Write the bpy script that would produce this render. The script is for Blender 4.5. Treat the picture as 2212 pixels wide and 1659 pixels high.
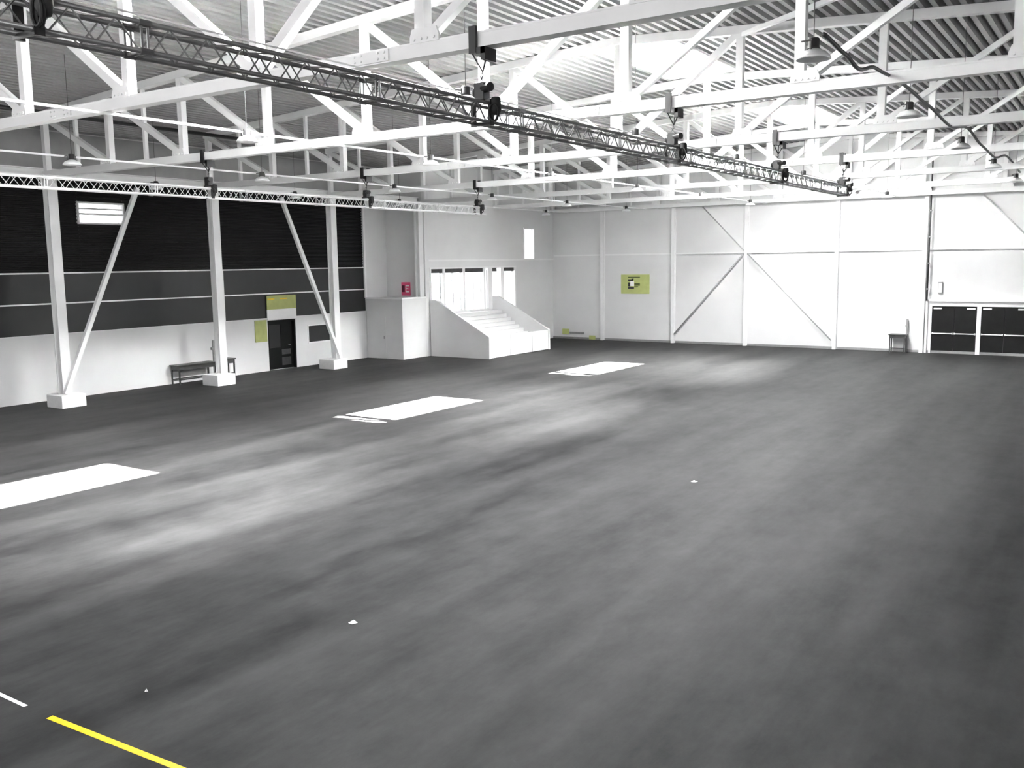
import bpy, bmesh, math, random
from mathutils import Vector, Matrix
random.seed(7)
S = bpy.context.scene
COL = S.collection
for o in list(bpy.data.objects): bpy.data.objects.remove(o)

# ------------------------------------------------------------------ camera
cam_d = bpy.data.cameras.new('camera'); cam = bpy.data.objects.new('camera', cam_d); COL.objects.link(cam)
cam_d.sensor_fit = 'HORIZONTAL'; cam_d.sensor_width = 36.0
cam_d.lens = 2002.36 / 2212 * 36.0
cam_d.clip_start = 0.05; cam_d.clip_end = 300
YAW, PITCH, ROLL = 0.58964, 0.13057, -0.01382
cy, sy, cp, sp = math.cos(YAW), math.sin(YAW), math.cos(PITCH), math.sin(PITCH)
Fv = Vector((-sy*cp, cy*cp, -sp)); Rv = Vector((cy, sy, 0)); Uv = Rv.cross(Fv)
cr, sr = math.cos(ROLL), math.sin(ROLL)
Rr = Rv*cr + Uv*sr; Ur = -Rv*sr + Uv*cr
M3 = Matrix((Rr, Ur, -Fv)).transposed()
cam.matrix_world = Matrix.Translation((0, 0, 4.5)) @ M3.to_4x4()
S.camera = cam

# ------------------------------------------------------------------ light
S.view_settings.view_transform = 'Standard'; S.view_settings.look = 'None'
S.view_settings.gamma = 1.0; S.view_settings.use_curve_mapping = False
S.view_settings.exposure = 4.0
W = bpy.data.worlds.new('daylight'); S.world = W; W.use_nodes = True
bg = W.node_tree.nodes['Background']; bg.inputs[0].default_value = (0.97, 0.98, 1.0, 1); bg.inputs[1].default_value = 8.0
sun_d = bpy.data.lights.new('sun', 'SUN'); sun_d.energy = 80.0; sun_d.angle = math.radians(0.6); sun_d.color = (1, 0.98, 0.95)
sun = bpy.data.objects.new('sun', sun_d); COL.objects.link(sun)
sun.rotation_euler = Vector((-7.05, -3.6, -10.4)).to_track_quat('-Z', 'Y').to_euler(); sun.location = (20, 20, 30)
# second wide sun lamp, added for the soft glow around the floor patches
halo_d = bpy.data.lights.new('halo_sun', 'SUN'); halo_d.energy = 23.0; halo_d.angle = math.radians(62)
halo = bpy.data.objects.new('halo_sun', halo_d); COL.objects.link(halo); halo.rotation_euler = sun.rotation_euler; halo.location = (22, 20, 30)
S.cycles.max_bounces = 10; S.cycles.diffuse_bounces = 7; S.cycles.glossy_bounces = 4; S.cycles.transparent_max_bounces = 12
S.cycles.sample_clamp_indirect = 12.0
S.cycles.use_denoising = True
S.cycles.caustics_reflective = False; S.cycles.caustics_refractive = False

def portal(loc, direction, sx, sy_):
    d = bpy.data.lights.new('sky_portal', 'AREA'); d.shape = 'RECTANGLE'; d.size = sx; d.size_y = sy_
    d.cycles.is_portal = True
    o = bpy.data.objects.new('sky_portal', d); COL.objects.link(o); o.location = loc
    o.rotation_euler = Vector(direction).to_track_quat('-Z', 'Y').to_euler()

def daylight(name, loc, direction, sx, sy_, radiance):
    "added fill lamp in front of a solid wall out of view"
    d = bpy.data.lights.new(name, 'AREA'); d.shape = 'RECTANGLE'; d.size = sx; d.size_y = sy_; d.energy = radiance*math.pi*sx*sy_
    o = bpy.data.objects.new(name, d); COL.objects.link(o); o.location = loc
    o.rotation_euler = Vector(direction).to_track_quat('-Z', 'Y').to_euler()
daylight('side_fill', (5.25, 37, 4.0), (-1,0,-.4), 18, 5, .1)  # unseen fill lamp added to brighten faces turned to the right
daylight('rear_fill', (-12, -2.93, 7.7), (0,1,0), 25, 3, .55)  # fill lamp added behind the camera to brighten the roof trusses

# ------------------------------------------------------------------ hall dimensions (metres)
BAY = 6.147; Y1 = 16.513
TR = [Y1 + k*BAY for k in range(-2, 6)]          # roof truss lines
TR[7] = 46.85                                   # the last one stands against the far wall
XL, XC, YF = -30.77, -28.5, 47.09               # left wall face, left column line, far wall face
XR = 5.4; YB = -3.0
PAN = 3.33; X0 = -28.3
RIDGE = X0 + 5*PAN
def deck_z(x): return 10.32 - 0.06*abs(x - RIDGE)
SKY_X = (-12.65, -10.45)
SKY_Y = [(10.85 + 2*BAY*k, 15.95 + 2*BAY*k) for k in range(0, 3)]

# ------------------------------------------------------------------ materials
def mat(name, col, rough=0.5, metal=0.0, var=0.06, scale=6.0, spec=0.5, bump=0.0):
    m = bpy.data.materials.new(name); m.use_nodes = True; nt = m.node_tree
    b = nt.nodes['Principled BSDF']; b.inputs['Roughness'].default_value = rough; b.inputs['Metallic'].default_value = metal
    b.inputs['Specular IOR Level'].default_value = spec
    tc = nt.nodes.new('ShaderNodeTexCoord'); n = nt.nodes.new('ShaderNodeTexNoise'); n.inputs['Scale'].default_value = scale; n.inputs['Detail'].default_value = 4
    nt.links.new(tc.outputs['Object'], n.inputs['Vector'])
    r = nt.nodes.new('ShaderNodeValToRGB')
    r.color_ramp.elements[0].position = 0.3; r.color_ramp.elements[1].position = 0.7
    r.color_ramp.elements[0].color = tuple(c*(1-var) for c in col) + (1,)
    r.color_ramp.elements[1].color = tuple(min(1, c*(1+var)) for c in col) + (1,)
    nt.links.new(n.outputs['Fac'], r.inputs['Fac']); nt.links.new(r.outputs['Color'], b.inputs['Base Color'])
    if bump:
        bp = nt.nodes.new('ShaderNodeBump'); bp.inputs['Strength'].default_value = bump; bp.inputs['Distance'].default_value = 0.01
        nt.links.new(n.outputs['Fac'], bp.inputs['Height']); nt.links.new(bp.outputs['Normal'], b.inputs['Normal'])
    return m
def g(v): return (v, v, v)
M = {
 'wall': mat('white_wall_paint', g(.70), .6, var=.02, scale=.8),
 'steel': mat('white_painted_steel', g(.80), .45, var=.02, scale=2),
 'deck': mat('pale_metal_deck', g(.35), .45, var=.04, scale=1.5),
 'clad': mat('black_cladding', g(.003), .6, var=.25, scale=2, spec=.2),
 'band': mat('dark_grey_panel', g(.009), .35, var=.2, scale=1.2),
 'upper': mat('grey_upper_panel', g(.34), .5, var=.08, scale=1.5),
 'brace': mat('pale_grey_rod_paint', g(.42), .5, var=.04),
 'rail': mat('light_rail_paint', g(.75), .4),
 'conc': mat('white_concrete', g(.78), .7, var=.04, scale=9, bump=.2),
 'block': mat('pale_block_paint', g(.60), .6, var=.03, scale=1),
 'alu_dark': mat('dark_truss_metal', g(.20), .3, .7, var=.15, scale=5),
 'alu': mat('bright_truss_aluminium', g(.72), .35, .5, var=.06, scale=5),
 'black': mat('black_enamel', g(.012), .4, var=.3, scale=10),
 'rubber': mat('black_rubber', g(.01), .7, var=.3, scale=10),
 'door': mat('black_door_paint', g(.006), .5, var=.3, scale=2, spec=.2),
 'dkgrey': mat('dark_grey_metal', g(.06), .45, .3, var=.15, scale=8),
 'grey': mat('mid_grey_metal', g(.3), .45, .3, var=.08, scale=8),
 'lamp': mat('white_lamp_enamel', g(.85), .3, var=.01),
 'yellow': mat('yellow_green_sign', (.37, .40, .14), .5, var=.08, scale=4),
 'yellow_pale': mat('pale_yellow_sign', (.50, .56, .20), .5, var=.06, scale=4),
 'tape': mat('yellow_floor_tape', (.80, .52, .01), .5, var=.12, scale=5),
 'tape_w': mat('white_floor_tape', g(.7), .5, var=.1, scale=8),
 'red': mat('red_sign', (.75, .10, .22), .5, var=.05),
 'dkred': mat('dark_red_sign', (.12, .005, .03), .5, var=.05),
 'white': mat('white_vinyl', g(.85), .5, var=.02),
 'olive': mat('dark_olive_print', (.10, .13, .03), .6, var=.1),
 'paper': mat('white_paper', g(.85), .8, var=.04, scale=30),
 'table': mat('dark_laminate', g(.035), .4, var=.25, scale=5),
 'galv': mat('galvanised_rod', g(.55), .35, .6, var=.08, scale=8),
}
def floor_mat():
    m = bpy.data.materials.new('dark_asphalt_floor'); m.use_nodes = True; nt = m.node_tree
    b = nt.nodes['Principled BSDF']
    tc = nt.nodes.new('ShaderNodeTexCoord')
    def noise(sc, scale, det, rough=.6):
        mp = nt.nodes.new('ShaderNodeMapping'); mp.inputs['Scale'].default_value = sc
        nt.links.new(tc.outputs['Object'], mp.inputs['Vector'])
        n = nt.nodes.new('ShaderNodeTexNoise'); n.inputs['Scale'].default_value = scale; n.inputs['Detail'].default_value = det; n.inputs['Roughness'].default_value = rough
        nt.links.new(mp.outputs['Vector'], n.inputs['Vector']); return n
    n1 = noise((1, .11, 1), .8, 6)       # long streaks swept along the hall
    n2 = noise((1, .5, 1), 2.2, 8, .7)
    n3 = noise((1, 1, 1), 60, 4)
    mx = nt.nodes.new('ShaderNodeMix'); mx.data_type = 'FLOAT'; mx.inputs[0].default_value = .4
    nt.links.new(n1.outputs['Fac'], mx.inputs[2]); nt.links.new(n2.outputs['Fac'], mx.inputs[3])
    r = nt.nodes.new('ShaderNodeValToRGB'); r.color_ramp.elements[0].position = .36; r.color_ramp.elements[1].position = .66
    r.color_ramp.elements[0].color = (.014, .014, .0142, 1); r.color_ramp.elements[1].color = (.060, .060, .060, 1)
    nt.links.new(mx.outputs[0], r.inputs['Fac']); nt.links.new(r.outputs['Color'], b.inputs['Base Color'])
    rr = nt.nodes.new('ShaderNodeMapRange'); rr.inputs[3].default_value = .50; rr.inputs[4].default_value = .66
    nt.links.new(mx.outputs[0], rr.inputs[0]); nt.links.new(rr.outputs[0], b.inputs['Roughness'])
    b.inputs['Specular IOR Level'].default_value = .07
    bp = nt.nodes.new('ShaderNodeBump'); bp.inputs['Strength'].default_value = .25; bp.inputs['Distance'].default_value = .004
    nt.links.new(n3.outputs['Fac'], bp.inputs['Height']); nt.links.new(bp.outputs['Normal'], b.inputs['Normal'])
    return m
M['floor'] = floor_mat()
def pane_mat(name, frosted, tint=.96):
    m = bpy.data.materials.new(name); m.use_nodes = True; nt = m.node_tree
    for n in list(nt.nodes): nt.nodes.remove(n)
    out = nt.nodes.new('ShaderNodeOutputMaterial'); mix = nt.nodes.new('ShaderNodeMixShader')
    tr = nt.nodes.new('ShaderNodeBsdfTransparent'); tr.inputs[0].default_value = (tint, tint, tint, 1)
    lw = nt.nodes.new('ShaderNodeLayerWeight'); pw = nt.nodes.new('ShaderNodeMath'); pw.operation = 'POWER'; pw.inputs[1].default_value = 4
    nt.links.new(lw.outputs['Facing'], pw.inputs[0]); fr = nt.nodes.new('ShaderNodeMath'); fr.operation = 'MULTIPLY_ADD'; fr.inputs[1].default_value = .35; fr.inputs[2].default_value = .03; nt.links.new(pw.outputs[0], fr.inputs[0])
    tc = nt.nodes.new('ShaderNodeTexCoord'); no = nt.nodes.new('ShaderNodeTexNoise'); no.inputs['Scale'].default_value = 3
    nt.links.new(tc.outputs['Object'], no.inputs['Vector'])
    if frosted:
        second = nt.nodes.new('ShaderNodeBsdfTranslucent'); second.inputs[0].default_value = (.12, .12, .12, 1); mix.inputs[0].default_value = .6
    else:
        second = nt.nodes.new('ShaderNodeBsdfGlossy'); nt.links.new(fr.outputs[0], mix.inputs[0])
        mr = nt.nodes.new('ShaderNodeMapRange'); mr.inputs[3].default_value = .02; mr.inputs[4].default_value = .06
        nt.links.new(no.outputs['Fac'], mr.inputs[0]); nt.links.new(mr.outputs[0], second.inputs['Roughness'])
    nt.links.new(tr.outputs[0], mix.inputs[1]); nt.links.new(second.outputs[0], mix.inputs[2]); nt.links.new(mix.outputs[0], out.inputs[0])
    return m
M['glass'] = pane_mat('clear_glass', False); M['frost'] = pane_mat('frosted_glass', True, .2); M['tinted'] = pane_mat('tinted_glass', False, .2)

# ------------------------------------------------------------------ mesh helpers
class MB:
    def __init__(s): s.v = []; s.f = []; s.sm = False
    def add(s, vs, fs):
        n = len(s.v); s.v += [tuple(v) for v in vs]; s.f += [tuple(i+n for i in f) for f in fs]; return s
    def box(s, x0, x1, y0, y1, z0, z1):
        x0, x1 = min(x0, x1), max(x0, x1); y0, y1 = min(y0, y1), max(y0, y1); z0, z1 = min(z0, z1), max(z0, z1)
        return s.add([(x0,y0,z0),(x1,y0,z0),(x1,y1,z0),(x0,y1,z0),(x0,y0,z1),(x1,y0,z1),(x1,y1,z1),(x0,y1,z1)],
                     [(0,3,2,1),(4,5,6,7),(0,1,5,4),(1,2,6,5),(2,3,7,6),(3,0,4,7)])
    def cbox(s, x0, x1, y0, y1, z0, z1, c):
        "box with chamfered edges"
        x0, x1 = min(x0, x1), max(x0, x1); y0, y1 = min(y0, y1), max(y0, y1); z0, z1 = min(z0, z1), max(z0, z1)
        bm = bmesh.new(); bmesh.ops.create_cube(bm, size=1)
        for v in bm.verts:
            v.co = Vector((x0 if v.co.x < 0 else x1, y0 if v.co.y < 0 else y1, z0 if v.co.z < 0 else z1))
        bmesh.ops.bevel(bm, geom=list(bm.edges), offset=c, segments=2, affect='EDGES', profile=.5)
        bm.verts.index_update()
        s.add([tuple(v.co) for v in bm.verts], [tuple(v.index for v in f.verts) for f in bm.faces]); bm.free(); return s
    def beam(s, p, q, w, h, up=(0,0,1)):
        "rectangular bar from p to q; h along up, w across"
        p, q = Vector(p), Vector(q); d = (q-p).normalized(); u = Vector(up); u = (u - d*u.dot(d)).normalized(); a = d.cross(u)
        vs = [c + a*(sx*w/2) + u*(sz*h/2) for c in (p, q) for sx, sz in ((-1,-1),(1,-1),(1,1),(-1,1))]
        return s.add(vs, [(0,1,2,3),(7,6,5,4),(0,4,5,1),(1,5,6,2),(2,6,7,3),(3,7,4,0)])
    def hbeam(s, p, q, w, h, t, up=(0,0,1)):
        "H section: two flanges across 'up' and a web"
        p, q = Vector(p), Vector(q); d = (q-p).normalized(); u = Vector(up); u = (u - d*u.dot(d)).normalized()
        s.beam(p + u*(h/2-t/2), q + u*(h/2-t/2), w, t, up); s.beam(p - u*(h/2-t/2), q - u*(h/2-t/2), w, t, up)
        return s.beam(p, q, t, h-2*t, up)
    def tube(s, pts, r, n=8, closed=False, caps=True):
        pts = [Vector(p) for p in pts]; base = len(s.v); rings = []
        prev = None
        for i, p in enumerate(pts):
            a = pts[i-1] if (i or closed) else p; b = pts[(i+1) % len(pts)] if (i < len(pts)-1 or closed) else p
            d = (b-a).normalized()
            if prev is None:
                u = Vector((0,0,1)) if abs(d.z) < .9 else Vector((1,0,0))
            else: u = prev
            u = (u - d*u.dot(d)).normalized(); prev = u; w = d.cross(u)
            rings.append([p + u*(r*math.cos(2*math.pi*k/n)) + w*(r*math.sin(2*math.pi*k/n)) for k in range(n)])
        vs = [v for ring in rings for v in ring]; fs = []
        m = len(rings)
        for i in range(m if closed else m-1):
            for k in range(n):
                j = (i+1) % m; fs.append((i*n+k, i*n+(k+1)%n, j*n+(k+1)%n, j*n+k))
        if caps and not closed:
            fs.append(tuple(range(n-1,-1,-1))); fs.append(tuple((m-1)*n+k for k in range(n)))
        return s.add(vs, fs)
    def lathe(s, prof, c, n=24):
        "profile of (radius, z) spun about the vertical through c"
        cx, cyy, cz = c; vs = []; fs = []
        for (r, z) in prof:
            for k in range(n):
                a = 2*math.pi*k/n; vs.append((cx + r*math.cos(a), cyy + r*math.sin(a), cz + z))
        for i in range(len(prof)-1):
            for k in range(n):
                fs.append((i*n+k, i*n+(k+1)%n, (i+1)*n+(k+1)%n, (i+1)*n+k))
        return s.add(vs, fs)
    def prism(s, poly, axis, a, b):
        "polygon (2D) extruded along axis from a to b"
        def P(u, v, w): return {'x': (w,u,v), 'y': (u,w,v), 'z': (u,v,w)}[axis]
        n = len(poly); vs = [P(u,v,a) for u,v in poly] + [P(u,v,b) for u,v in poly]
        fs = [tuple(range(n)), tuple(range(2*n-1, n-1, -1))] + [(i, i+n, (i+1)%n+n, (i+1)%n) for i in range(n)]
        return s.add(vs, fs)
    def panel(s, axis, c0, c1, u0, u1, v0, v1, holes=()):
        "slab across 'axis' (x or y) between c0 and c1, spanning u (horizontal) and v (vertical), with rectangular holes"
        us = sorted({u0, u1} | {h[i] for h in holes for i in (0,1) if u0 < h[i] < u1}); vv = sorted({v0, v1} | {h[i] for h in holes for i in (2,3) if v0 < h[i] < v1})
        for i in range(len(us)-1):
            for j in range(len(vv)-1):
                um, vm = (us[i]+us[i+1])/2, (vv[j]+vv[j+1])/2
                if any(h[0] < um < h[1] and h[2] < vm < h[3] for h in holes): continue
                if axis == 'x': s.box(c0, c1, us[i], us[i+1], vv[j], vv[j+1])
                else: s.box(us[i], us[i+1], c0, c1, vv[j], vv[j+1])
        return s
    def build(s, name, m, parent=None, smooth=False):
        org = Vector((0,0,0)); p = parent
        while p is not None: org += p.location; p = p.parent
        me = bpy.data.meshes.new(name); me.from_pydata([tuple(Vector(v)-org) for v in s.v], [], s.f)
        bm = bmesh.new(); bm.from_mesh(me); bmesh.ops.recalc_face_normals(bm, faces=bm.faces); bm.to_mesh(me); bm.free()
        me.materials.append(M[m] if isinstance(m, str) else m)
        if smooth:
            for f in me.polygons: f.use_smooth = True
        o = bpy.data.objects.new(name, me); COL.objects.link(o); o.parent = parent
        return o
def empty(name, loc):
    o = bpy.data.objects.new(name, None); o.empty_display_size = .1; o.location = loc; COL.objects.link(o); return o
def tag(o, label=None, cat=None, group=None, kind=None):
    for k, v in (('label', label), ('category', cat), ('group', group), ('kind', kind)):
        if v: o[k] = v
    return o
def struct(o): o['kind'] = 'structure'; return o
def thing(name, loc, label, cat, group=None): return tag(empty(name, loc), label, cat, group)
def copy_tree(o, parent=None):
    c = o.copy(); COL.objects.link(c); c.parent = parent
    for ch in list(o.children): copy_tree(ch, c)
    return c
ORD = ['nearest', 'second', 'third', 'fourth', 'fifth', 'sixth', 'seventh']

# ================================================================== THE SHELL
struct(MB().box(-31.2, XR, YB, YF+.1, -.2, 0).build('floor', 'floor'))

# ribbed roof deck: trapezoid ribs running along the hall, cut open at the skylights
def deck():
    mb = MB(); P_ = .28
    def strip(x0, x1, ya, yb):
        n = max(1, round((x1-x0)/P_)); p = (x1-x0)/n
        prof = []
        for i in range(n):
            xa = x0 + i*p
            for (u, dz) in ((0, 0), (.40, 0), (.50, .19), (.90, .19)):
                x = xa + u*p; prof.append((x, deck_z(x)+dz))
        prof.append((x1, deck_z(x1)))
        vs = [(x, y, z) for y in (ya, yb) for x, z in prof]; k = len(prof)
        mb.add(vs, [(i, i+1, k+i+1, k+i) for i in range(k-1)])
    strip(-31.3, SKY_X[0], YB, YF+.2); strip(SKY_X[1], XR+.2, YB, YF+.2)
    ys = [YB] + [v for a in SKY_Y for v in a if v > YB] + [YF+.2]
    if SKY_Y[0][0] < YB: ys = ys[1:]
    for a, b in zip(ys[::2], ys[1::2]): strip(SKY_X[0], SKY_X[1], a, b)
    return mb
struct(deck().build('ceiling', 'deck'))
# skylights
for i, (ya, yb) in enumerate(SKY_Y):
    ya = max(ya, YB+.1)
    w = struct(empty('window_%d' % (i+6), ((SKY_X[0]+SKY_X[1])/2, (ya+yb)/2, 10.3)))
    c = MB(); t = .06
    for (x0, x1, y0, y1) in ((SKY_X[0]-t, SKY_X[0], ya-t, yb+t), (SKY_X[1], SKY_X[1]+t, ya-t, yb+t), (SKY_X[0], SKY_X[1], ya-t, ya), (SKY_X[0], SKY_X[1], yb, yb+t)):
        c.box(x0, x1, y0, y1, 10.2, 10.62)
    c.build('curb', 'steel', w)
    f = MB()
    for k in range(1, 4): f.box(SKY_X[0], SKY_X[1], ya+(yb-ya)*k/4-.025, ya+(yb-ya)*k/4+.025, 10.56, 10.62)
    f.build('glazing_bar', 'steel', w)
    MB().box(SKY_X[0]-t, SKY_X[1]+t, ya-t, yb+t, 10.62, 10.63).build('pane', 'glass', w)
    portal(((SKY_X[0]+SKY_X[1])/2, (ya+yb)/2, 10.66), (0,0,-1), SKY_X[1]-SKY_X[0], yb-ya)

# left wall
DOOR = (27.22, 28.82, 0, 2.16); HATCH = (29.53, 31.05, 1.0, 1.83); W2 = (18.95, 20.68, 6.08, 6.76)
wl = struct(MB().panel('x', -31.2, -30.95, YB, 35.2, 0, 10.0, [W2, DOOR]).build('wall_left', 'wall'))
MB().panel('x', -30.95, XL, YB, 33.4, 0, 2.258, [DOOR, HATCH]).build('wainscot', 'wall', wl)
MB().panel('x', -30.95, XL-.03, YB, 33.4, 2.258, 4.345).build('panel_band', 'band', wl)
for z in (3.307, 4.345): MB().box(XL-.04, XL+.02, YB, 33.4, z-.025, z+.025).build('rail', 'rail', wl)
MB().box(XL-.04, XL+.03, YB, 33.4, 2.235, 2.275).build('rail', 'rail', wl)
MB().box(XL-.04, XL+.01, 24.95, 25.02, 2.28, 4.32).build('mullion', 'rail', wl)
def cladding():
    mb = MB(); P_ = .12
    def seg(ya, yb, za, zb):
        n = max(1, round((zb-za)/P_)); p = (zb-za)/n; prof = []
        for i in range(n):
            for u, dx in ((0, 0), (.45, 0), (.55, .035), (.9, .035)): prof.append((XL-.07+dx, za+(i+u)*p))
        prof.append((XL-.07, zb)); k = len(prof)
        mb.add([(x, y, z) for y in (ya, yb) for x, z in prof], [(i, i+1, k+i+1, k+i) for i in range(k-1)])
    z0, z1 = 4.37, 7.65
    seg(YB, W2[0], z0, z1); seg(W2[1], 33.4, z0, z1); seg(W2[0], W2[1], z0, W2[2]); seg(W2[0], W2[1], W2[3], z1)
    return mb
cladding().build('cladding', 'clad', wl)
MB().box(-30.95, XL+.05, 33.34, 33.46, 2.9, 7.65).build('corner_post', 'steel', wl)
MB().panel('x', -30.95, XL-.05, YB, 33.34, 7.65, 9.1).build('upper_band', 'upper', wl)
# small lit window high in the black cladding
w2 = struct(empty('window_2', (XL, 19.8, 6.08)))
f = MB(); f.panel('x', -31.0, XL+.03, W2[0]-.05, W2[1]+.05, W2[2]-.05, W2[3]+.05, [(W2[0]+.01, W2[1]-.01, W2[2]+.01, W2[3]-.01)]); f.build('window_frame', 'steel', w2)
MB().box(-30.97, XL, W2[0], W2[1], 6.36, 6.42).box(-30.97, XL, W2[0], W2[1], 6.55, 6.6).build('glazing_bar', 'steel', w2)
MB().box(-31.08, -31.06, W2[0], W2[1], W2[2], W2[3]).build('pane', 'frost', w2)
# black door on the left
d1 = struct(empty('door_1', (-30.9, 28.02, 0)))
MB().panel('x', -31.0, XL-.02, DOOR[0]+.002, DOOR[1]-.002, 0.001, DOOR[3]-.002, [(DOOR[0]+.07, DOOR[1]-.07, -1, DOOR[3]-.07)]).build('door_frame', 'door', d1)
lf = MB().panel('x', -30.98, -30.93, DOOR[0]+.07, DOOR[1]-.07, .005, DOOR[3]-.07, [(DOOR[0]+.2, DOOR[1]-.75, .95, 1.95)]).build('door_leaf', 'door', d1)
MB().box(-30.965, -30.945, DOOR[0]+.2, DOOR[1]-.75, .95, 1.95).build('pane', 'band', lf)
MB().box(-30.93, -30.925, 28.1, 28.62, .15, .5).box(-30.93, -30.925, 28.1, 28.62, .62, .85).build('glass_reflection', 'dkgrey', lf)  # grey patches put in for the reflections in the door glass
MB().tube([(-30.93, 28.55, 1.02), (-30.86, 28.55, 1.02), (-30.86, 28.42, 1.02)], .012, 8).build('door_handle', 'grey', lf, True)
# dark hatch right of the door
w3 = struct(empty('window_4', (XL, 30.3, 1.0)))
MB().panel('x', -30.93, XL+.02, HATCH[0], HATCH[1], HATCH[2], HATCH[3], [(HATCH[0]+.05, HATCH[1]-.05, HATCH[2]+.05, HATCH[3]-.05)]).build('window_frame', 'steel', w3)
MB().box(-30.93, -30.88, HATCH[0]+.05, HATCH[1]-.05, HATCH[2]+.05, HATCH[3]-.05).build('shutter', 'band', w3)

# step, low block and the glazed wall beyond it
struct(MB().box(-30.95, -28.5, 35.2, 35.4, 0, 9.6).build('wall_recess', 'wall'))
bk = struct(MB().box(-30.77, -28.5, 33.42, 35.2, 0, 2.88).build('wall_block', 'block'))
MB().box(-28.52, -28.47, 33.40, 35.2, 2.84, 2.92).box(-30.77, -28.47, 33.38, 33.44, 2.84, 2.92).build('coping', 'steel', bk)
MB().box(-30.1, -29.55, 33.40, 33.42, .02, 2.0).build('hatch_panel', 'block', bk)
MB().box(-29.68, -29.62, 33.385, 33.40, .95, 1.1).build('latch', 'grey', bk)
GW = (35.5, 43.1, 2.02, 4.3); GH = (43.95, 45.05, 4.6, 6.4)
wg = struct(MB().panel('x', -28.75, -28.5, 35.4, YF+.2, 0, 9.6, [GW, GH]).build('wall_glazed', 'wall'))
MB().box(-28.5, -28.44, 35.5, YF, 4.6, 4.68).build('girt', 'steel', wg)
w1 = struct(empty('window_1', (-28.6, 39.3, 2.02)))
posts = [35.55, 36.64, 38.29, 40.08, 40.62, 41.75, 43.05]
fr = MB()
for y, w_ in zip(posts, (.12, .16, .14, .14, .36, .3, .12)): fr.box(-28.72, -28.46, y-w_/2, y+w_/2, 2.02, 4.3)
fr.box(-28.7, -28.47, GW[0], GW[1], 2.02, 2.1).box(-28.7, -28.47, GW[0], GW[1], 4.22, 4.3)
fr.build('window_frame', 'steel', w1)
for y in (37.45, 39.17, 40.36): MB().box(-28.66, -28.54, y-.03, y+.03, 2.1, 4.1).build('mullion', 'steel', w1)
for a, b in ((35.6, 36.55), (36.75, 38.2), (38.4, 40.0), (40.85, 41.3), (41.9, 42.95)):
    MB().box(-28.64, -28.52, a, b, 4.02, 4.22).build('blind_shadow', 'dkgrey', w1)  # shadow of the blinds, built as dark grey strips
MB().box(-28.63, -28.62, GW[0], GW[1], 2.05, 4.27).build('pane', 'tinted', w1)
portal((-28.8, 39.3, 3.16), (1,0,0), 2.2, 7.5)
w4 = struct(empty('window_3', (-28.6, 44.5, 4.6)))  # stands in for a bright patch of reflected sun on this wall
MB().panel('x', -28.72, -28.46, GH[0], GH[1], GH[2], GH[3], [(GH[0]+.06, GH[1]-.06, GH[2]+.06, GH[3]-.06)]).build('window_frame', 'steel', w4)
MB().box(-28.65, -28.63, GH[0]+.06, GH[1]-.06, GH[2]+.06, GH[3]-.06).build('pane', 'frost', w4)

# far wall with two pairs of double doors
DX = (-7.86, -3.70)
wf = struct(MB().panel('y', YF, YF+.25, -28.75, XR, 0, 10.3, [(DX[0], DX[1], 0, 2.3)]).build('wall_far', 'wall'))
MB().box(-28.5, XR, YF-.012, YF, 0, .12).build('plinth', 'grey', wf)
def double_door(n, xa, xb):
    d = struct(empty('door_%d' % n, ((xa+xb)/2, YF, 0))); xm = (xa+xb)/2
    MB().panel('y', YF-.06, YF+.12, xa, xb, 0, 2.3, [(xa+.09, xb-.09, -1, 2.2)]).build('door_frame', 'steel', d)
    for (a, b, s) in ((xa+.095, xm-.004, 1), (xm+.004, xb-.095, -1)):
        lf = MB().box(a, b, YF+.0, YF+.06, .01, 2.19).build('door_leaf', 'door', d)
        MB().tube([(a+.03, YF-.07, .93), (b-.03, YF-.07, .93)], .028, 8).box(a+.02, a+.07, YF-.08, YF, .89, .97).box(b-.07, b-.02, YF-.08, YF, .89, .97).build('push_bar', 'lamp', lf)
        c0 = a+.06 if s == 1 else b-.42
        MB().cbox(c0, c0+.36, YF-.07, YF, 2.06, 2.13, .01).build('door_closer', 'lamp', lf)
MB().box(DX[0]-.2, DX[1]+.2, YF+.25, YF+.3, 0, 2.5).build('door_light_stop', 'black', wf)  # unseen sheet added behind the doors to stop sky light leaking in
double_door(2, DX[0], (DX[0]+DX[1])/2); double_door(3, (DX[0]+DX[1])/2, DX[1])
struct(MB().box(-8.02, -3.5, YF-.16, YF, 2.42, 2.52).box(-8.02, -3.5, YF-.03, YF, 2.3, 2.42).build('trim_1', 'steel'))
struct(MB().box(-8.06, -7.95, YF-.1, YF, 0, 2.42).build('trim_2', 'steel'))
struct(MB().box(XR, XR+.25, YB, YF+.2, 0, 9.8).build('wall_right', 'wall'))
struct(MB().box(-31.2, XR+.25, YB-.25, YB, 0, 10.3).build('wall_rear', 'wall'))

w9 = struct(empty('window_9', (XR, 37, 1.5)))  # unseen frame added on the solid wall to go with the side fill
fr = MB()
for k in range(7): fr.box(XR-.06, XR, 28+3*k-.06, 28+3*k+.06, 1.5, 6.5)
fr.box(XR-.06, XR, 28, 46, 1.42, 1.5).box(XR-.06, XR, 28, 46, 6.5, 6.58).build('window_frame', 'steel', w9)
w10 = struct(empty('window_10', (-12, YB, 6.2)))  # unseen frame added behind the camera to go with the rear fill
fr = MB()
for k in range(9): fr.box(-24.5+25*k/8-.06, -24.5+25*k/8+.06, YB, YB+.06, 6.2, 9.2)
fr.box(-24.5, .5, YB, YB+.06, 6.12, 6.2).box(-24.5, .5, YB, YB+.06, 9.2, 9.28).build('window_frame', 'steel', w10)

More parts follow.
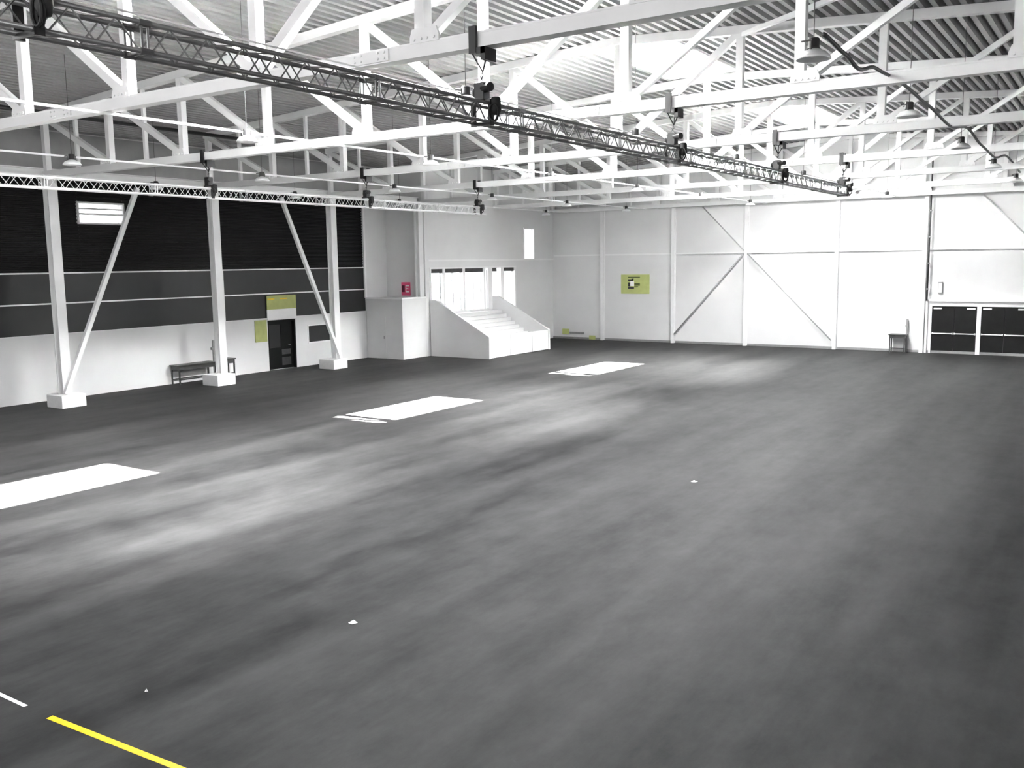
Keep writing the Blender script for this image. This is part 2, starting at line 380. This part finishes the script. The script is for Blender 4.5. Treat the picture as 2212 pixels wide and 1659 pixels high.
# ================================================================== STRUCTURAL STEEL
# far wall posts, girt and wind bracing
px = [-25.15, -20.8, -16.74, -12.17, -8.17]
PL = ['slim white wall post nearest the far left corner', 'white wall post just right of the yellow poster',
      'white wall post where the diagonal braces meet', 'white wall post at the foot of the long right-hand brace', 'wide white wall post left of the double doors']
for x, l in zip(px, PL):
    MB().hbeam((x, YF-.11, 0), (x, YF-.11, 7.28), .18, .2, .025, (0,1,0)).build('wall_post', 'steel')
    tag(bpy.data.objects[[o.name for o in bpy.data.objects if o.name.startswith('wall_post')][-1]], l, 'post', 'posts along the far wall')
for a, b, l in ((-28.45, px[0], 'thin white girt in the left corner bay of the far wall'), (px[0], px[1], 'thin white girt above the yellow poster'),
             (px[1], px[2], 'thin white girt left of the brace crossing on the far wall'), (px[2], px[3], 'thin white girt right of the brace crossing on the far wall'),
             (px[3], px[4], 'thin white girt in the bay left of the double doors'), (px[4], XR-.1, 'long thin white girt above the double doors')):
    tag(MB().box(a+.1, b-.1, YF-.12, YF-.002, 4.80, 4.88).build('wall_girt', 'steel'), l, 'girt', 'girts along the far wall')
def rod(a, b, l):
    tag(MB().tube([a, b], .032, 8).build('wall_brace', 'brace', None, True), l, 'brace', 'diagonal braces on the far wall')
yb_ = YF-.27
rod((px[2]+.1, yb_, 4.78), (px[3]-.12, yb_, .45), 'pale diagonal brace falling right from the brace crossing')
rod((px[2]-.1, yb_, 4.78), (px[1]+.12, yb_, .5), 'pale diagonal brace falling left from the brace crossing')
rod((px[2]-.1, yb_, 4.95), (-19.1, yb_, 7.25), 'pale diagonal brace rising left from the brace crossing')
rod((-5.8, yb_, 7.2), (-3.3, yb_, 4.6), 'pale diagonal brace at upper right above the double doors')

# columns of the left aisle
def column(y, z0, label, base=True, dy=0.0):
    c = thing('column', (-28.98, y, 0), label, 'column', 'columns of the left aisle')
    MB().hbeam((-28.98, y+dy, z0), (-28.98, y+dy, 7.36), .32, .3, .03, (1,0,0)).build('shaft', 'steel', c)
    if base: MB().cbox(-29.39, -28.5, y-.42, y+.42, 0, .42, .015).build('plinth', 'conc', c)
    MB().box(-29.2, -28.74, y+dy-.22, y+dy+.22, 7.30, 7.36).build('cap_plate', 'steel', c)
    return c
column(16.93, .42, 'white steel column on a concrete foot nearest the camera')
column(23.08, .42, 'white steel column on a concrete foot beside the dark bench', True, .18)
column(29.22, .42, 'white steel column on a concrete foot right of the black door', True, .24)
c4 = column(35.0, 2.88, 'white steel column rising from the pale low block', False); c4.location.x += .28
for (p, q, l) in (((-28.75, 19.92, 7.2), (-28.75, 16.80, .44), 'white diagonal brace leaning on the nearest left column foot'),
                  ((-28.75, 26.45, 7.2), (-28.75, 29.48, .44), 'white diagonal brace passing in front of the dark wall hatch')):
    tag(MB().beam(p, q, .14, .14, (1,0,0)).build('column_brace', 'steel'), l, 'brace', 'diagonal braces of the left aisle')
e = tag(MB().hbeam((-28.6, YB+.1, 7.49), (-28.6, 34.8, 7.49), .26, .24, .03).build('eave_beam', 'steel'), 'long white beam running over the left columns', 'beam')

# roof trusses across the hall
ZB0, ZB1 = 7.30, 7.50
def node_x(k): return X0 + PAN*k
def top_z(x): return deck_z(x) - .22
def make_truss():
    t = thing('roof_truss', (0, 0, 0), 'x', 'roof truss', 'white roof trusses across the hall')
    xa, xb = node_x(0)-.15, node_x(10)+.15
    MB().hbeam((xa, 0, (ZB0+ZB1)/2), (xb, 0, (ZB0+ZB1)/2), .22, .2, .03).box(xa, xb, -.105, -.02, ZB0+.03, ZB1-.03).build('bottom_chord', 'steel', t)
    mb = MB()
    for a, b in ((xa, RIDGE), (RIDGE, xb)): mb.beam((a, 0, top_z(a)+.11), (b, 0, top_z(b)+.11), .22, .2)
    mb.build('top_chord', 'steel', t)
    for k in range(11):
        x = node_x(k)
        MB().beam((x, 0, ZB1-.02), (x, 0, top_z(x)+.05), .17, .17, (1,0,0)).build('vertical', 'steel', t)
        if 0 < k < 10:
            s = 1 if k <= 5 else -1
            gp = MB(); 
            lo, hi = (x-.36, x+.14) if k < 5 else ((x-.14, x+.36) if k > 5 else (x-.36, x+.36))
            gp.prism([(lo, ZB1-.02), (hi, ZB1-.02), (hi, ZB1+.06), (x+.1 if k <= 5 else hi-.05, ZB1+.17), (x-.1 if k >= 5 else lo+.05, ZB1+.17), (lo, ZB1+.06)], 'y', -.125, -.09)
            for bx in (lo+.08, lo+.2, hi-.08, hi-.2):
                gp.tube([(bx, -.125, ZB1+.03), (bx, -.145, ZB1+.03)], .022, 6)
            gp.build('gusset_plate', 'steel', t)
    for k in range(10):
        xl, xr = node_x(k), node_x(k+1)
        if k < 5: p, q = (xl+.08, 0, top_z(xl)+.02), (xr-.08, 0, ZB1+.05)
        else: p, q = (xr-.08, 0, top_z(xr)+.02), (xl+.08, 0, ZB1+.05)
        w_ = .16 if k < 6 else .12
        MB().beam(p, q, w_, w_, (0,1,0)).build('diagonal', 'steel', t)
    for k in (0, 1):
        x = node_x(k)+PAN/2
        MB().beam((x, 0, ZB1-.02), (x, 0, top_z(x)+.05), .1, .1, (1,0,0)).build('vertical', 'steel', t)
    for xs in (-9.2, -1.2, -17.0):     # bolted chord splices
        s = MB().box(xs-.35, xs+.35, -.135, -.105, ZB0+.02, ZB1-.02)
        for dx in (-.28, -.16, .16, .28):
            for z in (ZB0+.06, ZB1-.06): s.tube([(xs+dx, -.135, z), (xs+dx, -.155, z)], .018, 6)
        s.build('splice_plate', 'steel', t)
    return t
TL = ['white roof truss directly overhead, above the top edge of the view', 'white roof truss nearest in view, crossing the upper left',
      'second white roof truss in view, crossing above the nearest left column', 'third white roof truss in view, above the column beside the bench',
      'fourth white roof truss in view, where the dark box truss ends', 'fifth white roof truss in view, above the pale low block',
      'sixth white roof truss in view, last before the far wall', 'white roof truss standing against the far wall']
proto = make_truss()
for i, y in enumerate(TR):
    t = proto if i == 0 else copy_tree(proto)
    t.location.y = y; t['label'] = TL[i]
# roof-plane bracing between the tops of two trusses
ya, yb2 = TR[3], TR[2]
tag(MB().beam((-8.2, ya-.15, top_z(-8.3)-.02), (-1.7, yb2+.15, top_z(-1.7)-.02), .1, .1).build('roof_brace', 'steel'),
    'slanting white brace under the dark roof at upper right', 'brace')
# rails carrying the pendant lamps, running along the hall under the trusses
ROWS = [(-3.63, 7.25, [12.55+6.147*k for k in range(6)]), (-9.15, 7.25, [12.45+6.147*k for k in range(0, 6)]), (-15.5, 7.25, [13.4+6.1*k for k in range(0, 6)]),
        (-22.2, 7.25, [13.6+6.1*k for k in range(0, 6)]), (-27.1, 7.25, [19.5+6.15*k for k in range(0, 5)])]
RN = ['in the right-hand row under the dark roof', 'in the row below the skylights', 'in the row left of the dark box truss', 'in the row over the silver box truss', 'in the row beside the left columns']
RT = ['at the right under the dark roof', 'below the skylights', 'left of the dark box truss', 'over the silver box truss', 'beside the left columns']
for (x, z, ys), rt in list(zip(ROWS, RT))[1:]:
    w_ = .018 if x > -10 else .045
    tag(MB().box(x-.13-w_, x-.13, YB+.2, YF-.3, z-.0, z+w_).build('lamp_rail', 'lamp'), 'thin white lamp rail along the hall ' + rt, 'rail', 'lamp rails under the trusses')
# pendant lamps
def make_lamp():
    l = thing('pendant_lamp', (0,0,0), 'x', 'lamp', 'white pendant lamps')
    sh_ = MB().lathe([(.0, .135), (.07, .13), (.16, .09), (.215, .03), (.22, .0), (.21, .0), (.15, .06), (.06, .09), (.0, .095)], (0,0,0), 24).build('lamp_shade', 'lamp', l, True)
    MB().lathe([(.0, .27), (.06, .27), (.075, .255), (.075, .15), (.09, .13), (.0, .128)], (0,0,0), 16).build('gear_box', 'dkgrey', l, True)
    for s in (-1, 1): MB().tube([(0, s*.11, .10), (0, s*.11, .22), (-.125, s*.11, .22)], .012, 6).build('hanger', 'dkgrey', l)
    MB().lathe([(.0, .02), (.035, .03), (.05, .06), (.03, .09), (.0, .092)], (0,0,0), 12).build('bulb', 'white', sh_, True)
    return l
lp = None
for (x, z, ys), rn in zip(ROWS, RN):
    for i, y in enumerate(ys):
        if lp is None: lp = make_lamp(); l = lp
        else: l = copy_tree(lp)
        l.location = (x, y, z-.20)
        if x > -5: MB().tube([(x, y, z+.07), (x, y, deck_z(x)+.02)], .006, 6).build('suspension_wire', 'dkgrey', l)
        l['label'] = 'white pendant lamp, ' + (ORD[i] + ' from the camera ' if i else 'nearest the camera ') + rn
# black supply cable looping along the right-hand lamp row
pts = []
ky = [(12.6, 7.36), (13.6, 7.30), (14.4, 7.22), (15.5, 7.40), (17.3, 7.46), (20.0, 7.40), (22.4, 7.30), (25.0, 7.52), (27.4, 7.36), (30.0, 7.28), (33.1, 7.56), (35.5, 7.50), (37.2, 7.36)]
for i in range(len(ky)-1):
    for k in range(8):
        u = k/8; w_ = u*u*(3-2*u); pts.append((-3.52, ky[i][0]+(ky[i+1][0]-ky[i][0])*u, ky[i][1]+(ky[i+1][1]-ky[i][1])*w_))
pts.append((-3.52, ky[-1][0], ky[-1][1]))
tag(MB().tube(pts, .03, 6).build('supply_cable', 'dkgrey', None, True), 'dark cable looping from lamp to lamp at upper right', 'cable')
tag(MB().tube([(-25.8, 4, 8.9), (-25.8, 22, 8.82)], .06, 10).build('roof_pipe', 'black', None, True), 'black pipe running under the roof at upper left', 'pipe')
# dark conduit on the far wall beside the double doors
cd = thing('cable_conduit', (-8.0, YF-.26, 2.4), 'dark vertical cable conduit left of the double doors', 'conduit')
MB().tube([(-7.98, YF-.26, 2.45), (-7.98, YF-.26, 8.9)], .035, 8).build('pipe', 'dkgrey', cd, True)
for z in (3.0, 4.2, 5.4, 6.6): MB().box(-8.04, -7.92, YF-.3, YF-.2, z-.03, z+.03).build('clip', 'grey', cd)

# ================================================================== LIGHTING TRUSSES AND HOISTS
def box_truss(name, x, zb, ya, yb, m, label):
    t = thing(name, (x, ya, zb), label, 'lighting truss', 'box trusses hung from hoists')
    h = .24; r = .023; z0, z1 = zb+r, zb+r+h
    for sx in (-1, 1):
        for z in (z0, z1): MB().tube([(x+sx*h/2, ya, z), (x+sx*h/2, yb, z)], r, 8).build('chord', m, t, True)
    nsec = round((yb-ya)/3.05); L_ = (yb-ya)/nsec
    for i in range(nsec):
        a, b = ya+i*L_, ya+(i+1)*L_; nz = 7; p = (b-a-.12)/nz
        for side in range(4):
            mb = MB(); pl = []
            for k in range(nz*2+1):
                y = a+.06+k*p/2; up = k % 2
                if side < 2: pl.append((x+(-1, 1)[side]*h/2, y, z1 if up else z0))
                else: pl.append((x+(h/2 if up else -h/2), y, (z0, z1)[side-2]))
            for u, v in zip(pl, pl[1:]): mb.tube([u, v], .0085, 5, caps=False)
            mb.build('lacing', m, t)
        for y in (a+.03, b-.03):
            j = MB()
            for sx in (-1, 1): j.tube([(x+sx*h/2, y, z0), (x+sx*h/2, y, z1)], .012, 6)
            for z in (z0, z1): j.tube([(x-h/2, y, z), (x+h/2, y, z)], .012, 6)
            for sx in (-1, 1):
                for z in (z0, z1): j.tube([(x+sx*h/2, y-.03, z), (x+sx*h/2, y+.03, z)], .033, 8)
            j.build('end_frame', m, t)
    return t
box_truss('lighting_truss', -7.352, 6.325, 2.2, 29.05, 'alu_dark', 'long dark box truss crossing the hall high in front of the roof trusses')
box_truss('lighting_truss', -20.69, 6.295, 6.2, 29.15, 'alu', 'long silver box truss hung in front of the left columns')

def make_hoist(big=True):
    h = thing('chain_hoist', (0, 0, 0), 'x', 'chain hoist', 'hoists carrying the box trusses')
    MB().box(-.08, .03, -.17, -.128, 7.24, 7.56).box(-.08, .03, .128, .17, 7.24, 7.56).box(-.08, .03, -.17, .17, 7.215, 7.285).box(.03, .17, -.16, -.128, 7.2, 7.285).box(.10, .17, -.16, .10, 7.12, 7.285).build('beam_clamp', 'black', h)
    for a in ((-.05, -.13, 7.22), (-.01, .12, 7.22), (.14, -.09, 7.14)):
        MB().tube([a, (.02, 0, 7.0)], .011, 6).build('sling', 'rubber', h)
    hk = [(.02, 0, 7.0)] + [(.025*math.sin(a), 0, 6.98-.025*(1-math.cos(a))) for a in [i*math.pi/5 for i in range(8)]]
    MB().tube(hk, .009, 6).build('hook', 'dkgrey', h)
    ch = MB(); z = 6.93; k = 0
    while z > 6.86:
        ring = [((.016*math.cos(a) if k % 2 else 0), (0 if k % 2 else .016*math.cos(a)), z+.024*math.sin(a)) for a in [i*math.pi/4 for i in range(8)]]
        ch.tube(ring, .006, 5, closed=True); z -= .036; k += 1
    ch.build('chain', 'dkgrey', h)
    hb = MB().cbox(-.08, .08, -.08, .08, 6.625, 6.86, .015).build('hoist_body', 'black', h)
    MB().tube([(.03, -.02, 6.78), (.21, -.10, 6.78)], .058, 14).box(.06, .10, -.1, .04, 6.80, 6.85).build('motor', 'black', hb)
    MB().lathe([(0, .1), (.05, .095), (.075, .05), (.075, -.02), (.05, -.05), (0, -.055)], (-.10, .05, 6.74), 14).build('gear_case', 'black', hb, True)
    MB().lathe([(.05, .0), (.065, -.02), (.07, -.16), (.05, -.22), (0, -.235), (0, -.01)], (.21, .02, 6.66), 12).build('chain_bag', 'rubber', h, True)
    MB().box(-.16, .16, -.045, -.02, 6.30, 6.34).box(-.16, -.125, -.045, .045, 6.30, 6.64).box(.125, .16, -.045, .045, 6.30, 6.64).box(-.16, .16, -.045, .045, 6.612, 6.64).build('truss_clamp', 'black', h)
    cb = MB()
    for j in range(2):
        cb.tube([(.22+.07*math.cos(a)*(1-.2*j), -.05+.03*j, 6.46+.11*math.sin(a)) for a in [i*math.pi/7 for i in range(14)]], .013, 6, closed=True)
    cb.build('cable_coil', 'rubber', h)
    return h
hp = make_hoist()
HL = [(-7.352, TR[0], 'black chain hoist on the dark box truss at the top left of the view'),
      (-7.352, TR[1], 'large black chain hoist on the dark box truss, hung from the nearest roof truss'),
      (-7.352, TR[2], 'black chain hoist on the dark box truss, third from the camera'),
      (-7.352, TR[3], 'black chain hoist on the dark box truss, second from its far end'),
      (-7.352, TR[4]-.05, 'black chain hoist at the far end of the dark box truss'),
      (-20.69, TR[2], 'small black chain hoist on the silver truss, leftmost in view'),
      (-20.69, TR[3], 'small black chain hoist on the silver truss, middle of three'),
      (-20.69, TR[4]-.03, 'small black chain hoist at the far end of the silver truss')]
for i, (x, y, l) in enumerate(HL):
    h = hp if i == 0 else copy_tree(hp)
    h.location = (x, y, 0); h['label'] = l

# ================================================================== STAIR
st = thing('staircase', (-26.8, 38.1, 0), 'white staircase with solid side walls below the glazed wall', 'staircase')
def side(y0, y1):
    return MB().prism([(-28.43, 0), (-24.95, 0), (-24.95, 1.03), (-28.05, 2.72), (-28.43, 2.72)], 'y', y0, y1)
side(35.42, 35.58).build('side_wall', 'block', st); side(40.74, 40.9).build('side_wall', 'block', st)
n = 11; fl = MB()
prof = [(-28.43, 0), (-25.15, 0)]
for i in range(n):
    x = -25.15 - i*.265; prof += [(x, (i+1)*2.0/n), (x-.265, (i+1)*2.0/n)]
prof[-1] = (-28.43, 2.0)
fl.prism(prof, 'y', 35.58, 40.74).build('flight', 'block', st)
for a, b in ((35.58, 37.2), (37.23, 39.2), (39.23, 40.74)):
    MB().cbox(-25.03, -24.96, a, b, .02, 1.03, .01).build('front_panel', 'block', st)

# ================================================================== SIGNS
s = thing('door_sign', (XL, 28.0, 2.2), 'yellow and white sign board above the black door', 'sign')
MB().box(XL+.0, XL+.05, 27.2, 28.85, 2.63, 3.22).build('yellow_panel', 'yellow', s)['label'] = 'yellow upper half'
MB().box(XL+.0, XL+.05, 27.2, 28.85, 2.18, 2.63).build('white_panel', 'white', s)['label'] = 'white lower half'
MB().box(XL+.05, XL+.055, 27.24, 27.62, 3.05, 3.1).box(XL+.05, XL+.055, 27.95, 28.35, 3.05, 3.1).build('print', 'tape', s)
tag(MB().box(XL+.01, XL+.04, 26.5, 27.14, 1.28, 2.2).build('notice_board', 'yellow', None), 'yellow-green notice left of the black door', 'sign')
r = thing('fire_sign', (-29.7, 35.15, 2.95), 'red fire equipment sign with white bars above the low block', 'sign')
MB().box(-29.99, -29.45, 35.15, 35.2, 2.95, 3.6).build('board', 'red', r)
MB().box(-29.95, -29.78, 35.14, 35.15, 3.12, 3.45).build('dark_panel', 'dkred', r)
MB().box(-29.72, -29.50, 35.14, 35.15, 3.40, 3.46).box(-29.72, -29.55, 35.14, 35.15, 3.26, 3.31).box(-29.72, -29.50, 35.14, 35.15, 3.11, 3.17).box(-29.72, -29.68, 35.14, 35.15, 3.11, 3.46).build('glyph', 'white', r)
p = thing('poster', (-23.1, YF-.03, 2.66), 'yellow poster with dark figure on the far wall', 'poster')
MB().box(-24.0, -22.26, YF-.04, YF-.005, 2.66, 3.73).build('board', 'yellow_pale', p)
gx, gz = -23.55, 2.95; gy0, gy1 = YF-.055, YF-.04
MB().box(gx, gx+.3, gy0, gy1, gz+.42, gz+.52).box(gx, gx+.12, gy0, gy1, gz+.12, gz+.34).box(gx, gx+.36, gy0, gy1, gz-.02, gz+.1).prism([(gx+.2, gz+.42), (gx+.36, gz+.55), (gx+.2, gz+.56)], 'y', gy0, gy1).build('figure', 'black', p)
MB().box(gx+.13, gx+.36, gy0, gy1, gz+.14, gz+.4).build('white_print', 'white', p)  # white part of the printed figure
MB().box(gx+.38, gx+.62, gy0, gy1, gz+.08, gz+.13).box(gx+.38, gx+.72, gy0, gy1, gz+.16, gz+.3).box(gx-.0, gx+.72, gy0, gy1, gz+.6, gz+.66).build('print', 'olive', p)
tag(MB().box(-27.85, -27.4, YF-.05, YF-.01, .26, .58).build('wall_marker', 'yellow_pale'), 'small yellow marker on the far wall by the stair', 'sign')
tag(MB().box(-26.05, -25.66, YF-.06, YF-.012, .01, .24).build('wall_marker', 'yellow_pale'), 'small yellow marker at floor level by the first wall post', 'sign')
tag(MB().cbox(-27.35, -26.4, YF-.07, YF-.012, .30, .42, .01).build('skirting_duct', 'grey'), 'grey strip on the far wall beside the small yellow marker', 'strip')
b = thing('junction_box', (-7.45, YF-.08, 2.78), 'grey box on the far wall above the double doors', 'box')
MB().cbox(-7.55, -7.36, YF-.1, YF-.002, 2.78, 3.32, .015).build('case', 'grey', b); MB().box(-7.53, -7.38, YF-.108, YF-.1, 2.84, 3.26).build('cover', 'wall', b)

# ================================================================== FURNITURE
def table(name, x0, x1, y0, y1, h, label, along, up=None, cat='table', mt='table'):
    t = thing(name, ((x0+x1)/2, (y0+y1)/2, 0), label, cat)
    MB().cbox(x0, x1, y0, y1, h-.05, h, .008).build('table_top', mt, t)
    MB().panel('x', x0+.05, x1-.05, y0+.05, y1-.05, h-.2, h-.05).build('apron', mt, t)
    for x in (x0+.06, x1-.06):
        for y in (y0+.07, y1-.07): MB().box(x-.025, x+.025, y-.025, y+.025, 0, h-.05).build('leg', 'dkgrey', t)
    st_ = MB()
    if along == 'y': st_.box(x1-.08, x1-.04, y0+.07, y1-.07, .18, .22).box(x0+.04, x0+.08, y0+.07, y1-.07, .18, .22)
    else: st_.box(x0+.06, x1-.06, (y0+y1)/2-.02, (y0+y1)/2+.02, .18, .22)
    st_.build('stretcher', 'dkgrey', t)
    if up:
        MB().box(up[0]-.03, up[0]+.03, up[1]-.05, up[1]+.05, 0.001, up[2]).box(up[0]-.05, up[0]+.05, up[1]-.12, up[1]+.05, 1.2, 1.3).build('upright', 'grey', t)
    return t
table('bench', -30.68, -30.1, 22.15, 23.98, .76, 'dark low bench with an upright against the left wall', 'y', (-30.4, 24.06, 1.58), 'bench')
table('side_table', -30.68, -30.2, 24.4, 24.98, .80, 'small dark side table half hidden behind the second column', 'y')
table('side_table', -9.52, -8.75, YF-.75, YF-.2, .88, 'small dark side table against the far wall by the double doors', 'x', (-8.82, YF-.14, 1.58))

# ================================================================== FLOOR MARKS AND LITTER
tag(MB().beam((-8.86, 4.745, .0015), (-5.2, 4.925, .0015), .07, .003).build('floor_tape', 'tape'), 'yellow tape line on the floor in the near left corner', 'tape')
tag(MB().box(-11.0, -9.3, 4.72, 4.765, 0, .003).build('floor_tape', 'tape_w'), 'white tape line on the floor at the left edge', 'tape')
def scrap(x, y, a, b, l):
    pts = [(x-a, y-b*.6, .004), (x+a*.7, y-b, .012), (x+a, y+b*.7, .004), (x-a*.6, y+b, .02), (x, y, .035)]
    low = [(px_, py_, pz_-.003) for px_, py_, pz_ in pts]
    mb = MB().add(pts+low, [(0,1,4),(1,2,4),(2,3,4),(3,0,4),(6,5,9),(7,6,9),(8,7,9),(5,8,9),(0,5,6,1),(1,6,7,2),(2,7,8,3),(3,8,5,0)])
    tag(mb.build('paper_scrap', 'paper'), l, 'litter')
scrap(-7.96, 8.2, .05, .05, 'crumpled white paper scrap lying in the left foreground')
scrap(-7.22, 17.44, .06, .06, 'tiny white paper scrap in the middle of the floor')
scrap(-8.52, 5.62, .016, .016, 'tiny white speck of paper near the yellow tape')
